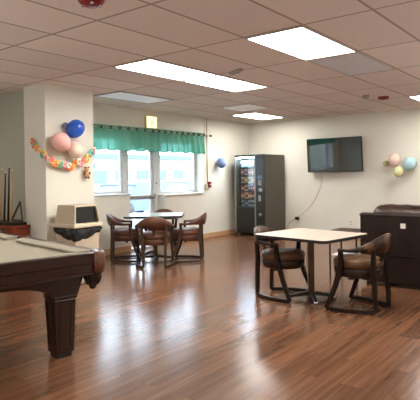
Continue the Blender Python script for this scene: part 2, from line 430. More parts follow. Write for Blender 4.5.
for a in ((-.3, .3, -.29, -.26), (-.3, .3, .26, .29), (-.3, -.27, -.26, .26), (.27, .3, -.26, .26)): vf.box(*a, -.028, -.009)
vf.build('frame', M['vent_white'], t)
for k in range(6): MB().box(-.27, .27, -.21 + k * .085, -.17 + k * .085, -.022, -.009).build('louver', M['vent_white'], t)

# ------------------------------------------------------------------ wall fittings
t = thing('electrical_conduit', 'thin painted conduit running down the window wall beside the valance', 'conduit', (9.0, WYY, 1.2))
MB().tube([(0, -.012, .02), (0, -.012, CEIL - 1.2)], .009, 8).build('pipe', M['conduit'], t)
MB().tube([(-.09, -.012, 1.12), (-.09, -.012, CEIL - 1.2)], .006, 8).build('pipe', M['conduit'], t)
t = thing('fire_alarm_pull', 'small red fire alarm pull box on the window wall below the conduit', 'alarm box', (9.05, WYY, 1.2))
MB().box(-.05, .05, -.05, 0, -.07, .06).build('housing', M['bright_red'], t, bevel=.006)
MB().box(-.035, .035, -.062, -.051, -.02, .005).build('handle', M['white'], t); MB().box(-.12, -.055, -.03, 0, -.11, .01).build('back_box', M['conduit'], t, bevel=.004)
def outlet(y, z, label):
    t = thing('wall_outlet', label, 'outlet', (TX, y, z)); MB().box(-.008, 0, -.04, .04, -.06, .06).build('cover_plate', M['white'], t, bevel=.003)
    for dz in (-.028, .028): MB().box(-.012, -.0085, -.016, .016, dz - .013, dz + .013).build('socket', M['grey'], t)
    return t
outlet(5.77, .345, 'white wall outlet under the television with a black plug in it')
outlet(4.48, .31, 'white wall outlet low beside the brown recliner sofa')

# television
tv = thing('television', 'black flat screen television tilted on the far right wall', 'television', (TX - .17, 4.77, 1.805))
T = Matrix.Rotation(R(-3), 4, 'Y')
MB().box(-.02, .03, -.64, .64, -.375, .375, T).build('bezel', M['black'], tv, bevel=.004)
MB().box(-.0225, -.0202, -.625, .625, -.355, .362, T).build('screen', M['screen'], tv)
MB().box(.03, .07, -.35, .35, -.22, .2, T).build('rear_case', M['black'], tv, bevel=.01)
MB().box(.07, .165, -.08, .08, -.1, .1).build('wall_bracket', M['metal_dark'], tv)
c = MB(); pts = [(TX - .06, 5.12, 1.45), (TX - .02, 5.13, 1.3), (TX - .02, 5.2, 1.05), (TX - .02, 5.34, .78), (TX - .02, 5.52, .58), (TX - .02, 5.66, .46), (TX - .04, 5.76, .38)]
def smooth_path(p, k=5):
    p = [Vector(q) for q in p]; o = []
    for i in range(len(p) - 1):
        a, b, c_, d_ = p[max(i - 1, 0)], p[i], p[i + 1], p[min(i + 2, len(p) - 1)]
        for j in range(k):
            t = j / k; o.append(.5 * ((2 * b) + (c_ - a) * t + (2 * a - 5 * b + 4 * c_ - d_) * t * t + (3 * b - a - 3 * c_ + d_) * t ** 3))
    return o + [p[-1]]
pc = thing('power_cable', 'thin cable drooping from the television down to the wall outlet', 'cable', (TX - .02, 5.4, .8))
off = Vector(pc.location)
MB().tube([q - off for q in smooth_path(pts)], .0045, 6).build('cord', M['cable'], pc)
MB().tube([q - off for q in smooth_path([(TX - .04, 5.8, .36), (TX - .03, 5.95, .28), (TX - .03, 6.02, .2), (TX - .04, 6.03, .14)])], .005, 6).build('cord', M['black'], pc)
MB().box(TX - .06 - off.x, TX - .013 - off.x, 5.73 - off.y, 5.82 - off.y, .33 - off.z, .40 - off.z).build('plug', M['black'], pc, bevel=.005)

# ------------------------------------------------------------------ balloons & party garland
def bal_mat(name, rgb):
    n = N(name); n.set(lin(rgb), .22, 0, .5); n.b.inputs['Subsurface Weight'].default_value = .25; n.b.inputs['Subsurface Scale'].default_value = .05
    f = n.noise(n.mp(), 5, 2); n.link(n.ramp(f, [(.3, lin(rgb)), (.8, lin(tuple(min(255, c * 1.05) for c in rgb)))]), n.b.inputs['Base Color']); return n.m
def balloon(x, y, z, r, rgb, label, knot=(0, 0, -1), group=None, mat=None):
    t = thing('balloon', label, 'balloon', (x, y, z), 0, group)
    q = Vector((0, 0, -1)).rotation_difference(Vector(knot).normalized()).to_matrix().to_4x4()
    prof = []
    for i in range(15):
        a = pi * i / 14; rr = r * sin(a) * (1 - .12 * max(0, -cos(a))) if 0 else r * sin(a) * (1 - .10 * (1 - cos(a)) / 2)
        prof.append((max(rr, .0005), r * 1.10 * cos(a)))
    mt = mat or bal_mat('balloon_' + label.split()[0], rgb)
    MB().lathe(prof, n=28, Mx=q).build('balloon_body', mt, t)
    MB().lathe([(.004, -r * 1.08), (.006, -r * 1.13), (.016, -r * 1.2), (.014, -r * 1.21)], n=12, Mx=q).build('knot', mt, t)
    return t
GB = 'balloons on the pillar'
balloon(4.463, 5.85, 2.075, .125, (34, 92, 196), 'blue round balloon highest on the pillar', (-.4, .3, -.7), GB)
balloon(4.222, 5.84, 1.88, .135, (240, 188, 180), 'pink round balloon on the pillar left of the blue one', (.6, .2, -.5), GB)
balloon(4.47, 5.87, 1.79, .115, (246, 218, 200), 'pale peach balloon low on the pillar just above the garland', (-.3, .1, .9), GB)
balloon(4.375, 5.945, 2.12, .045, (120, 126, 160), 'small dull blue balloon tucked behind the blue one on the pillar', (.6, .0, -.5), GB)
balloon(9.375, 6.99, 1.68, .115, (134, 160, 214), 'light blue balloon alone on the wall beside the vending machine', (.5, .2, -.6))
GR = 'pastel balloon cluster on the television wall'
balloon(TX - .14, 3.47, 1.655, .125, (230, 200, 190), 'pale pink balloon at top of the cluster right of the television', (0, 0, -1), GR)
balloon(TX - .17, 3.16, 1.563, .135, (172, 206, 214), 'pale blue balloon rightmost in the cluster on the television wall', (0, .6, -.5), GR)
balloon(TX - .22, 3.37, 1.415, .10, (222, 218, 170), 'pale yellow balloon at the bottom of the pastel cluster', (0, -.2, .9), GR)
balloon(TX - .08, 3.66, 1.585, .06, (170, 166, 116), 'small olive balloon at left of the pastel cluster', (0, -1, 0), GR)
t = thing('party_garland', 'colourful garland of paper flowers draped across the pillar below the balloons', 'garland', (4.45, 5.95, 1.6))
cols = [(224, 116, 70), (240, 170, 60), (96, 176, 130), (236, 120, 116), (244, 220, 130), (248, 242, 230), (242, 170, 184), (110, 188, 172), (248, 150, 70)]
gm = [simple('paper_%s' % n_, c_, .8, 0, .1) for n_, c_ in zip(['orange', 'amber', 'green', 'coral', 'yellow', 'cream', 'pink', 'teal', 'tangerine'], cols)]
gpts = [(-.385, .36, .30), (-.385, .30, .275), (-.385, .18, .17), (-.385, .05, .10), (-.375, -.0, .07), (-.29, .01, .016), (-.165, .01, -.03), (-.03, .01, -.038), (.10, .01, -.01), (.245, .01, .065), (.355, .01, .14), (.42, .01, .21)]
path = smooth_path(gpts, 6)
MB().tube(path, .003, 5).build('string', M['white'], t)
rnd = random.Random(5)
L = [0]
for i in range(1, len(path)): L.append(L[-1] + (path[i] - path[i - 1]).length)
def along(s):
    for i in range(1, len(path)):
        if L[i] >= s: return path[i - 1].lerp(path[i], (s - L[i - 1]) / (L[i] - L[i - 1]))
    return path[-1]
K = 36
order = [0, 3, 2, 1, 6, 3, 5, 4, 7, 4, 6, 5, 3, 8, 1, 8, 1, 2, 7, 6, 3, 5, 8, 1, 8, 6, 5, 6, 3, 8, 1, 4, 2, 7, 3, 5]
for k in range(K):
    p = along(L[-1] * (k + .5) / K); fl = MB(); rr = rnd.uniform(.034, .052)
    c = p + Vector((-.012 if p.x < -.379 else rnd.uniform(-.006, .006), rnd.uniform(-.03, -.012), rnd.uniform(-.035, .03)))
    side = p.x < -.379
    for q in range(6):
        a = q * pi / 3 + rnd.uniform(-.2, .2); d = (Vector((0, cos(a), sin(a))) if side else Vector((cos(a), 0, sin(a)))) * rr * .55
        fl.ball(c + d, rr * .52, .3 if side else 1, 1 if side else .3, 1, 8, 5)
    fl.ball(c + (Vector((-.01, 0, 0)) if side else Vector((0, -.01, 0))), rr * .3, seg=8, rings=5, mi=1)
    fl.build('paper_flower', [gm[order[k]], gm[(order[k] + 4) % 9]], t)
# small hanging doll-like ornament
t = thing('hanging_ornament', 'small tan and brown hanging ornament beneath the right end of the garland', 'ornament', (4.72, 5.94, 1.477))
hm = simple('tan_felt', (196, 150, 108), .9, 0, .15, 40, .3); hb = simple('brown_felt', (120, 74, 50), .9, 0, .15, 40, .3)
MB().ball((0, 0, .035), .036, 1, .7, 1).build('head', hm, t); MB().ball((0, 0, -.035), .04, 1, .7, 1.15).build('body', hm, t)
for s in (-1, 1):
    MB().ball((s * .03, 0, .065), .014).build('ear', hb, t); MB().ball((s * .042, -.005, -.02), .016, 1, 1, 1.6).build('arm', hb, t); MB().ball((s * .022, -.01, -.08), .018).build('foot', hb, t)
MB().tube([(0, 0, .07), (0, .0, .16)], .0025, 5).build('string', M['white'], t)

# ------------------------------------------------------------------ chairs
def arcpt(s):
    # s in [-1,1]: horseshoe rail centre line, 0 = middle of the back (at -Y)
    rad, st = .285, .055
    La = rad * R(95); tot = La + st; d = abs(s) * tot; sg = 1 if s >= 0 else -1
    if d <= La:
        a = d / rad; return sg * rad * sin(a), -rad * cos(a)
    e = d - La; a = R(95)
    return sg * (rad * sin(a) + e * cos(a) * .3), -rad * cos(a) + e
def horseshoe(s0, s1, zb, zt, th, lean, n=24):
    rows = []
    for i in range(n + 1):
        s = s0 + (s1 - s0) * i / n; x, y = arcpt(s); x2, y2 = arcpt(s + .01); x1, y1 = arcpt(s - .01)
        t = Vector((x2 - x1, y2 - y1, 0)).normalized(); o = Vector((t.y, -t.x, 0)) * th / 2
        b, tp = zb(s), zt(s); ln = Vector((t.y, -t.x, 0)) * lean * (tp - .62)
        P0 = Vector((x, y, 0)); mid = (b + tp) / 2
        k = .25
        rows.append([P0 + o * (1 - k) + Vector((0, 0, b)), P0 + o * 1.15 + ln * .5 + Vector((0, 0, mid)), P0 + o * (1 - k) + ln + Vector((0, 0, tp - .004)), P0 + ln + Vector((0, 0, tp + .004)),
                     P0 - o * (1 - k) + ln + Vector((0, 0, tp - .004)), P0 - o * 1.15 + ln * .5 + Vector((0, 0, mid)), P0 - o * (1 - k) + Vector((0, 0, b)), P0 + Vector((0, 0, b - .003))])
    return rows
def ztop(s):
    a = abs(s)
    return .635 + .155 * (.5 + .5 * cos(pi * min(1, max(0, (a - .0) / .85))))
def zbot(s):
    a = abs(s)
    return .615 - .02 * (1 - min(1, a / .6)) if a < .6 else .615
def make_chair(label, group, wd, top, side, seatm):
    t = thing('captain_chair', label, 'chair', (0, 0, 0), 0, group)
    br_ = MB().loops(horseshoe(-.62, .62, zbot, ztop, .055, .2))
    for q, fc in enumerate(list(br_.bm.faces)[:24 * 7]):
        if q % 7 in (3, 4, 5): fc.material_index = 1
    br_.build('backrest', [side, seatm], t)
    for sg in (-1, 1):
        MB().loops(horseshoe(sg * .6, sg * 1.0, lambda s: .612, lambda s: ztop(s) + .004, .05, .2, 12)).build('armrest', wd, t)
    MB().lathe([(.0, .435), (.235, .435), (.25, .45), (.252, .49), (.24, .515), (.2, .53), (.1, .54), (.0, .542)], n=36).build('seat_cushion', seatm, t)
    MB().lathe([(.0, .345), (.225, .345), (.24, .355), (.248, .43), (.243, .436), (0, .436)], n=36).build('seat_base', side, t)
    for sg in (-1, 1):
        # front leg with arm post
        MB().tube([(sg * .282, .06, .62), (sg * .272, .06, .52), (sg * .262, .075, .42), (sg * .268, .13, .25), (sg * .285, .222, .02)], [.029, .029, .034, .031, .026], 4, square=True).build('leg', wd, t, bevel=.004)
        MB().tube([(sg * .185, -.245, .64), (sg * .175, -.235, .45), (sg * .17, -.245, .25), (sg * .165, -.255, .02)], [.027, .032, .031, .026], 4, square=True).build('leg', wd, t, bevel=.004)
        pth = [Vector((sg * (.285 + .05 * sin(pi * u) - .12 * u),   .222 - .477 * u, .024 + .0 * u)) for u in [i / 10 for i in range(11)]]
        MB().tube(pth, .027, 4, square=True).build('runner', wd, t, bevel=.003)
    MB().tube([(0, -.262, .61), (0, -.24, .5), (0, -.225, .44)], [.03, .026, .026], 4, ry=.012, square=True).build('back_splat', wd, t)
    MB().box(-.2, .2, -.02, .02, .32, .345).box(-.02, .02, -.2, .12, .32, .345).build('cross_rail', wd, t)
    return t
ang = YAW - pi / 2        # rotation that aligns +Y with the camera's forward direction
near = make_chair('dark wooden captain chair with round leather seat at near table, beside the sofa', 'chairs at the near table', M['dark_wood'], M['seat_tan'], M['seat_side'], M['seat_tan'])
near.location = (5.14, 2.08, 0); near.rotation_euler.z = R(-2)
dup(near, (5.15, 2.975, 0), R(182), 'dark wooden captain chair at near table, tucked in on the vending machine side')
far = make_chair('x', 'chairs at the far table', M['mid_wood'], M['seat_red'], M['seat_red'], M['seat_red'])
T2 = Vector((6.20, 6.03, 0))
def rel(dr_, df): return T2 + rt * dr_ + fw * df
far.location = rel(.05, -.60); far.rotation_euler.z = ang + R(4); far['label'] = 'brown wooden captain chair at the far table showing its rounded back to the camera'
dup(far, rel(-.47, -.02), ang - pi / 2 + R(6), 'brown wooden captain chair on the left side of the far table, beside the bin')
dup(far, rel(.53, -.12), ang + pi / 2 - R(4), 'brown wooden captain chair on the right side of the far table')
dup(far, rel(.04, .62), ang + pi - R(4), 'brown wooden captain chair behind the far table, nearest the door')

# ------------------------------------------------------------------ dining tables
def rrect(hx, hy, r, n=5):
    p = []
    for cx_, cy_, a0 in ((hx - r, hy - r, 0), (-hx + r, hy - r, 90), (-hx + r, -hy + r, 180), (hx - r, -hy + r, 270)):
        for i in range(n + 1): a = R(a0 + 90 * i / n); p.append((cx_ + r * cos(a), cy_ + r * sin(a)))
    return p
def make_table(label, loc, rz, hx, hy, topm, footlen=.30, dz=0, frz=0):
    t = thing('dining_table', label, 'table', (loc[0], loc[1], 0), rz)
    Q = Matrix.Rotation(frz, 4, 'Z')
    MB().prism(rrect(hx - .004, hy - .004, .06), .738 - dz, .762 - dz).build('tabletop', topm, t, bevel=.003)
    e = MB(); o_ = rrect(hx, hy, .06); i_ = rrect(hx - .004, hy - .004, .056)
    e.strip([[(x, y, .728 - dz) for x, y in i_], [(x, y, .728 - dz) for x, y in o_], [(x, y, .758 - dz) for x, y in o_], [(x, y, .758 - dz) for x, y in i_]], closed=True, smooth=False)
    e.build('edge_band', M['edge_black'], t)
    MB().box(-.28, .28, -.28, .28, .71 - dz, .737 - dz).build('top_plate', M['edge_black'], t)
    MB().box(-.035, .035, -.028, .028, .05, .71 - dz, Q).build('column', M['table_post'], t, bevel=.008)
    MB().tube([Q @ Vector(p) for p in ((0, -footlen, .03), (0, -.06, .06), (0, .06, .06), (0, footlen, .03))], [.02, .03, .03, .02], 4, square=True).build('foot', M['edge_black'], t)
    MB().tube([Q @ Vector(p) for p in ((-footlen, 0, .03), (-.06, 0, .06), (.06, 0, .06), (footlen, 0, .03))], [.02, .03, .03, .02], 4, square=True).build('foot', M['edge_black'], t)
    for x, y in ((0, footlen), (0, -footlen), (footlen, 0), (-footlen, 0)): MB().lathe([(.0, 0), (.022, 0), (.022, .02), (.012, .03), (0, .03)], *(Q @ Vector((x, y, 0))).xy, 12).build('glide', M['chrome'], t)
    return t
make_table('cream topped dining table with black edge and two captain chairs', (5.215, 2.66, 0), R(-9), .43, .485, M['laminate'], .26, .035, ang + R(9))
make_table('pale topped dining table by the window with four captain chairs', tuple(T2), ang, .47, .42, M['pale_laminate'])

# ------------------------------------------------------------------ side table
t = thing('side_table', 'small dark thin legged side table standing beside the brown sofa', 'table', (6.60, 2.80, 0))
MB().box(-.2, .2, -.2, .2, .62, .635).build('tabletop', M['mid_wood'], t, bevel=.003)
MB().box(-.17, .17, -.17, .17, .30, .315).build('shelf', M['white_metal'], t, bevel=.003)
for x in (-.185, .185):
    for y in (-.185, .185): MB().box(x - .009, x + .009, y - .009, y + .009, 0, .62).build('leg', M['metal_dark'], t)

# ------------------------------------------------------------------ sofa (seen from behind)
sf = thing('recliner_sofa', 'dark brown leather recliner sofa with its back to the camera', 'sofa', (6.25, 1.3, 0))
n_ = 1.20
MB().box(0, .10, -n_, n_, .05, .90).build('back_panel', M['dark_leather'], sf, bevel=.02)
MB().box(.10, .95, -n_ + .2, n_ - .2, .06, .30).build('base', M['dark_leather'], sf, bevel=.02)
for k in (-1, 0, 1):
    y0, y1 = k * .66 - .32, k * .66 + .32
    if k == 1: y1 = 1.1 if 0 else .99
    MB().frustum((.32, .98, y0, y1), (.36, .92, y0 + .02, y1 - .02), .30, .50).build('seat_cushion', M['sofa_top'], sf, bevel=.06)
    b = MB(); rows = []
    for i in range(13):
        u = i / 12; y = y0 + (y1 + (.1 if k == 1 else 0) - y0) * u; pu = (max(0, 1 - (2 * u - 1) ** 6)) ** .5
        rr = []
        for q in range(12):
            a = 2 * pi * q / 12; rr.append((.19 + .15 * cos(a) * (.6 + .4 * pu), y, .875 + (.135 * sin(a)) * (.25 + .75 * pu) + .006 * sin(u * 25 + q)))
        rows.append(rr)
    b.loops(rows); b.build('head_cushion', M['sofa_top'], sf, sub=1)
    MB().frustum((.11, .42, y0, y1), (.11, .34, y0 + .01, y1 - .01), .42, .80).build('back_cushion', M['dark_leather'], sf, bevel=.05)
for s in (-1, 1):
    MB().box(.06, .98, s * n_ - (.2 if s > 0 else 0), s * n_ + (0 if s > 0 else .2), .05, .62).build('arm', M['dark_leather'], sf, bevel=.05)
MB().box(-.008, 0.002, -n_ + .02, n_ - .02, .385, .395).build('seam', M['black'], sf)
MB().box(-.012, .01, -n_ + .0, n_ - .0, .865, .885).build('top_welt', M['seat_side'], sf, bevel=.004)
MB().box(-.004, 0, .633, .693, .725, .785).build('care_tag', M['white'], sf)
for x, y in ((.06, -1.1), (.06, 1.1), (.85, -1.1), (.85, 1.1)): MB().box(x - .03, x + .03, y - .03, y + .03, 0, .05).build('foot', M['black'], sf)

# ------------------------------------------------------------------ vending machine
VX, VY0, VY1, VZ = 9.77, 6.08, 6.895, 1.855
vm = thing('vending_machine', 'tall grey snack vending machine with lit glass front in the far corner', 'vending machine', (VX, (VY0 + VY1) / 2, 0))
hw = (VY1 - VY0) / 2; D = .88; PY = -hw + .25     # panel/glass split in local Y (glass toward +Y)
b = MB()
b.box(0, D, -hw, -hw + .03, .06, VZ).box(0, D, hw - .03, hw, .06, VZ).box(D - .03, D, -hw + .03, hw - .03, .06, VZ)
b.box(0, D, -hw + .03, hw - .03, VZ - .03, VZ).box(0, D, -hw + .03, hw - .03, .06, .1)
b.build('cabinet', M['vend_side'], vm, bevel=.005)
MB().box(.005, .45, -hw + .03, PY - .005, .1, VZ - .03).build('control_column', M['vend_dark'], vm)
MB().box(-.02, 0, -hw + .01, PY - .01, .07, VZ - .02).build('control_panel', M['vend_dark'], vm, bevel=.006)
MB().box(.45, .47, PY, hw - .03, .66, VZ - .03).build('inner_back', M['vend_in'], vm)
MB().box(.0, .45, PY, hw - .03, .62, .66).build('inner_floor', M['vend_dark'], vm)
fr = MB(); fr.box(-.025, 0, hw - .035, hw, .07, VZ - .01).build('door_trim', M['silver'], vm, bevel=.004)
MB().box(-.03, .0, PY - .01, PY + .02, .07, VZ - .01).build('door_trim', M['silver'], vm, bevel=.004)
MB().box(-.02, 0, PY + .02, hw - .035, VZ - .05, VZ - .01).build('header', M['vend_dark'], vm)
MB().box(-.012, -.006, PY + .02, hw - .035, .66, VZ - .05).build('glass_door', M['glass'], vm)
MB().box(-.02, 0, PY + .02, hw - .035, .07, .66).build('lower_door', M['vend_dark'], vm, bevel=.004)
MB().box(-.03, -.021, PY + .06, hw - .09, .42, .55).build('delivery_flap', M['black'], vm, bevel=.004)
MB().box(.02, .05, PY + .03, hw - .06, VZ - .075, VZ - .05).build('light_tube', M['tube'], vm)
cy_ = (-hw + PY) / 2
MB().box(-.024, -.0205, cy_ - .055, cy_ + .055, 1.30, 1.38).build('display', simple('vending_display', (60, 84, 90), .2, emit=.6), vm)
for r_ in range(4):
    for k in range(3): MB().box(-.026, -.0205, cy_ - .04 + k * .03, cy_ - .02 + k * .03, 1.16 + r_ * .03, 1.18 + r_ * .03).build('key', M['grey'], vm)
MB().box(-.028, -.0205, cy_ - .06, cy_ + .03, 1.02, 1.09).build('bill_slot', M['silver'], vm, bevel=.003)
MB().box(-.035, -.0205, cy_ - .025, cy_ + .04, .80, .93).build('coin_slot', M['silver'], vm, bevel=.003)
MB().lathe([(0, 0), (.035, 0), (.035, .014), (0, .014)], Mx=Matrix.Translation((-.0205, cy_, .50)) @ Matrix.Rotation(-pi / 2, 4, 'Y')).build('lock', M['silver'], vm)
for x, y in ((.06, -hw + .06), (.06, hw - .06), (D - .06, -hw + .06), (D - .06, hw - .06)): MB().lathe([(0, 0), (.025, 0), (.025, .06), (0, .06)], x, y, 12).build('foot', M['grey'], vm)
shelf_z = [1.575, 1.39, 1.205, 1.02, .845, .672]
for z in shelf_z:
    MB().box(.06, .44, PY + .005, hw - .065, z - .012, z).build('shelf', M['vend_in'], vm)
def pack_mesh(kind):
    m = MB(); w_, h_, d_ = .10, .148, .05
    rows = []
    for i in range(9):
        v = i / 8; z = h_ * v; pu = max(0.0, 1 - (2 * v - 1) ** 4); rr = []
        for q in range(10):
            a = 2 * pi * q / 10; rr.append((d_ / 2 * sin(a) * (.08 + .92 * pu), w_ / 2 * cos(a) * (1 - .06 * pu), z))
        rows.append(rr)
    m.loops(rows); return m
def snack_mat(nm, a, b_):
    n = N(nm); sp = n.new('SeparateXYZ'); n.link(n.mp(), sp.inputs[0])
    k = n.math('MULTIPLY', n.math('GREATER_THAN', sp.outputs['Z'], .045), n.math('LESS_THAN', sp.outputs['Z'], .09))
    n.set(n.mix(k, lin(a), lin(b_)), .3); return n.m
cs = {'white and blue': ((230, 240, 250), (120, 170, 220)), 'pale green': ((190, 230, 225), (240, 250, 250)), 'red and pink': ((190, 80, 84), (236, 190, 190)),
      'yellow': ((226, 196, 96), (246, 236, 190)), 'cream and brown': ((220, 200, 170), (140, 92, 60)), 'blue and pink': ((90, 120, 170), (230, 170, 180)),
      'orange': ((214, 126, 60), (240, 220, 190)), 'silver': ((180, 186, 190), (90, 100, 110)), 'dark brown': ((120, 84, 70), (214, 180, 160))}
sm = {k: snack_mat('wrapper_' + k.replace(' ', '_'), *v) for k, v in cs.items()}
rows_ = [['white and blue', 'pale green', 'white and blue', 'pale green', 'white and blue'], ['red and pink', 'silver', 'red and pink', 'yellow', 'yellow'],
         ['cream and brown', 'yellow', 'cream and brown', 'yellow', 'silver'], ['red and pink', 'cream and brown', 'blue and pink', 'red and pink', 'silver'],
         ['orange', 'cream and brown', 'orange', 'dark brown', 'dark brown'], ['silver', 'blue and pink', 'silver', 'silver', 'blue and pink']]
nth = ['top', 'second', 'third', 'fourth', 'fifth', 'bottom']
vc = (VY0 + VY1) / 2
pm = {}
for ri, (z, rw) in enumerate(zip(shelf_z, rows_)):
    for k, cn in enumerate(rw):
        y = vc + hw - .13 - k * (hw - .13 - PY - .045) / 4
        if cn not in pm:
            o = pack_mesh(0).build('snack_packet', sm[cn]); pm[cn] = o.data
        else:
            o = bpy.data.objects.new('snack_packet', pm[cn]); C.objects.link(o)
        o.location = (VX + .12, y, z + .0005); o.rotation_euler = (0, 0, R(random.uniform(-8, 8)))
        tag(o, '%s snack packet on the %s shelf of the vending machine' % (cn, nth[ri]), 'snack', '%s packets on the %s vending shelf' % (cn, nth[ri]))

# ------------------------------------------------------------------ trash bin
bx, by, hb_ = 4.33, 5.66, .25
tb = thing('trash_bin', 'beige square trash bin with open hood before the pillar', 'trash bin', (bx, by, 0))
MB().frustum((-.18, .18, -.18, .18), (-.21, .21, -.21, .21), 0, .735).build('bin_body', M['beige'], tb, bevel=.02)
lid = MB()
lid.frustum((-hb_, hb_, -hb_, hb_), (-hb_ + .01, hb_ - .01, -hb_ + .01, hb_ - .01), .742, .79)
lid.build('rim', M['beige'], tb, bevel=.012)
a, z0, z1 = .215, .79, 1.035; ti = .18
hood = MB()
def quad(p): hood._add(p, [(0, 1, 2, 3)])
def pt(x, y, z):
    k = (z - z0) / (z1 - z0); s = a + (ti - a) * k
    return (x * s, y * s, z)
quad([pt(-1, -1, z0), pt(-1, 1, z0), pt(-1, 1, z1), pt(-1, -1, z1)]); quad([pt(1, -1, z0), pt(1, 1, z0), pt(1, 1, z1), pt(1, -1, z1)])
quad([pt(-1, 1, z0), pt(1, 1, z0), pt(1, 1, z1), pt(-1, 1, z1)]); quad([pt(-1, -1, z1), pt(1, -1, z1), pt(1, 1, z1), pt(-1, 1, z1)])
zl, zh = .80, 1.012; xl, xr = -.90, .90
quad([pt(-1, -1, z0), pt(1, -1, z0), pt(1, -1, zl), pt(-1, -1, zl)]); quad([pt(-1, -1, zh), pt(1, -1, zh), pt(1, -1, z1), pt(-1, -1, z1)])
quad([pt(-1, -1, zl), pt(xl, -1, zl), pt(xl, -1, zh), pt(-1, -1, zh)]); quad([pt(xr, -1, zl), pt(1, -1, zl), pt(1, -1, zh), pt(xr, -1, zh)])
ho = hood.build('hood', M['beige'], tb); s_ = ho.modifiers.new('t', 'SOLIDIFY'); s_.thickness = .008; s_.offset = -1
# black block painted in for the shaded inside of the hood
MB().frustum((-.175, .175, -.17, .17), (-.16, .16, -.15, .15), .80, 1.01).build('hood_dark_fill', M['black'], tb)
bag = MB(); rows = []
rb = random.Random(2)
for j in range(9):
    t_ = j / 8; r = []
    for i in range(72):
        u = i / 72 * 4; sd = int(u); fr_ = u - sd; k = 2 * fr_ - 1
        X_, Y_ = [(k, -1), (1, k), (-k, 1), (-1, -k)][sd]
        fc_ = max(0, 1 - ((X_ + 1) ** 2 + (Y_ + 1) ** 2) ** .5 / 2.3); dip = (.03 + .12 * sin(fc_ * pi / 2)) * t_
        wv = .005 * sin(i * .7 + j * .9) + .003 * sin(i * 1.3 - j * 1.1)
        s = hb_ - .034 + .016 * sin(pi * t_) + wv - .012 * t_
        r.append((X_ * s, Y_ * s, .738 - dip - .02 * t_))
    rows.append(r)
bag.strip(rows, closed=True); bo = bag.build('bin_liner', M['bag'], tb, label='black plastic liner folded out below the rim'); s_ = bo.modifiers.new('t', 'SOLIDIFY'); s_.thickness = .002

# ------------------------------------------------------------------ cue rack, cues, triangle
RX0, RX1, RY0, RY1 = 3.785, 4.065, 6.36, 7.55
ck = thing('cue_rack', 'red-brown wooden cue rack with spindles against the left wall', 'cue rack', (3.925, (RY0 + RY1) / 2, 0))
hy = (RY1 - RY0) / 2
MB().box(-.14, .14, -hy, hy, .06, .14).build('base', M['red_wood'], ck, bevel=.008)
MB().box(-.14, .14, -hy, hy, .715, .755).build('rail', M['red_wood'], ck, bevel=.008)
MB().box(-.11, .11, -hy + .04, hy - .04, .755, .795).build('cue_holder', M['dark_wood'], ck, bevel=.006)
MB().box(-.13, .13, -hy + .01, -hy + .2, .14, .715).build('end_panel', M['red_wood'], ck, bevel=.006)
MB().box(-.13, .13, hy - .05, hy - .01, .14, .715).build('end_panel', M['red_wood'], ck, bevel=.006)
for k in range(7):
    y = -hy + .27 + k * .125
    MB().lathe([(0, .14), (.016, .14), (.008, .2), (.015, .3), (.015, .5), (.008, .62), (.016, .715), (0, .715)], -.115, y, 10).build('spindle', M['red_wood'], ck)
def cue(y, mat, label, h=1.40, x=3.93, lean=.03):
    t = thing('pool_cue', label, 'pool cue', (x, y, .796), 0, 'cues standing in the rack')
    v = Vector((lean, 0, h - .796 + .17))
    MB().tube([(0, 0, 0), v * .45, v * .97], [.0165, .013, .0075], 10).build('shaft', mat, t)
    MB().tube([v * .97, v], .007, 8).build('tip', M['white'], t)
    return t
cue(6.70, M['dark_wood'], 'dark wooden cue standing in the rack, tallest of the visible cues', 1.41)
cue(6.62, M['cue'], 'pale maple cue standing right next to the dark cue', 1.36)
cue(6.89, M['cue'], 'pale maple cue in the rack at the left edge of the photo', 1.38)
cue(6.80, M['mid_wood'], 'brown cue between the dark cue and the leftmost pale cue', 1.33)
tr = thing('ball_triangle', 'brown wooden ball triangle leaning on top of the cue rack', 'triangle rack', (3.90, 6.46, .80), 0)
tri = []
for A_, B_ in (((-.17, .0), (.07, .25)), ((.07, .25), (.10, .0)), ((.10, .0), (-.17, .0))):
    tri.append((A_, B_))
tm = MB()
def tp3(p): return Vector((.14 * p[1] / .27 * .9, p[0], p[1] + .02))
loop = []
for (ax, az), (bx_, bz) in tri:
    for k in range(6): u = k / 6; loop.append(tp3((ax + (bx_ - ax) * u, az + (bz - az) * u)))
loop.append(loop[0])
tm.tube(loop, .013, 4, ry=.022, square=True); tm.build('triangle_frame', M['mid_wood'], tr, bevel=.003)
tr.rotation_euler.z = R(0)

# ------------------------------------------------------------------ pool table
PW, PL = .80, 1.50
pt_ = thing('pool_table', 'dark mahogany pool table with grey-beige cloth and leather pockets', 'pool table', (2.105, 4.72, 0), R(-9))
ZT = .82
# bed cloth
MB().prism(rrect(PW - .08, PL - .08, .01), .74, .785).build('playing_bed', M['pool_cloth'], pt_)
# cushions (cloth) - six
def cushion(p0, p1, nrm):
    p0, p1, nrm = Vector(p0), Vector(p1), Vector(nrm); d = (p1 - p0).normalized(); up_ = Vector((0, 0, 1)); rows = []
    for p, cut in ((p0, .05), (p1, -.05)):
        rows.append([p + up_ * .787, p + up_ * (ZT + .001), p + nrm * .090 + d * cut + up_ * (ZT - .004), p + nrm * .10 + d * cut + up_ * (ZT - .012), p + nrm * .08 + d * cut + up_ * .787])
    MB().loops(rows, smooth=False).build('cushion', M['pool_cloth'], pt_)
ix, iy = PW - .07, PL - .07
for s in (-1, 1):
    cushion((-ix + .07, s * iy, 0), (ix - .07, s * iy, 0), (0, -s, 0))
    cushion((s * ix, -iy + .07, 0), (s * ix, -.07, 0), (-s, 0, 0)); cushion((s * ix, .07, 0), (s * ix, iy - .07, 0), (-s, 0, 0))
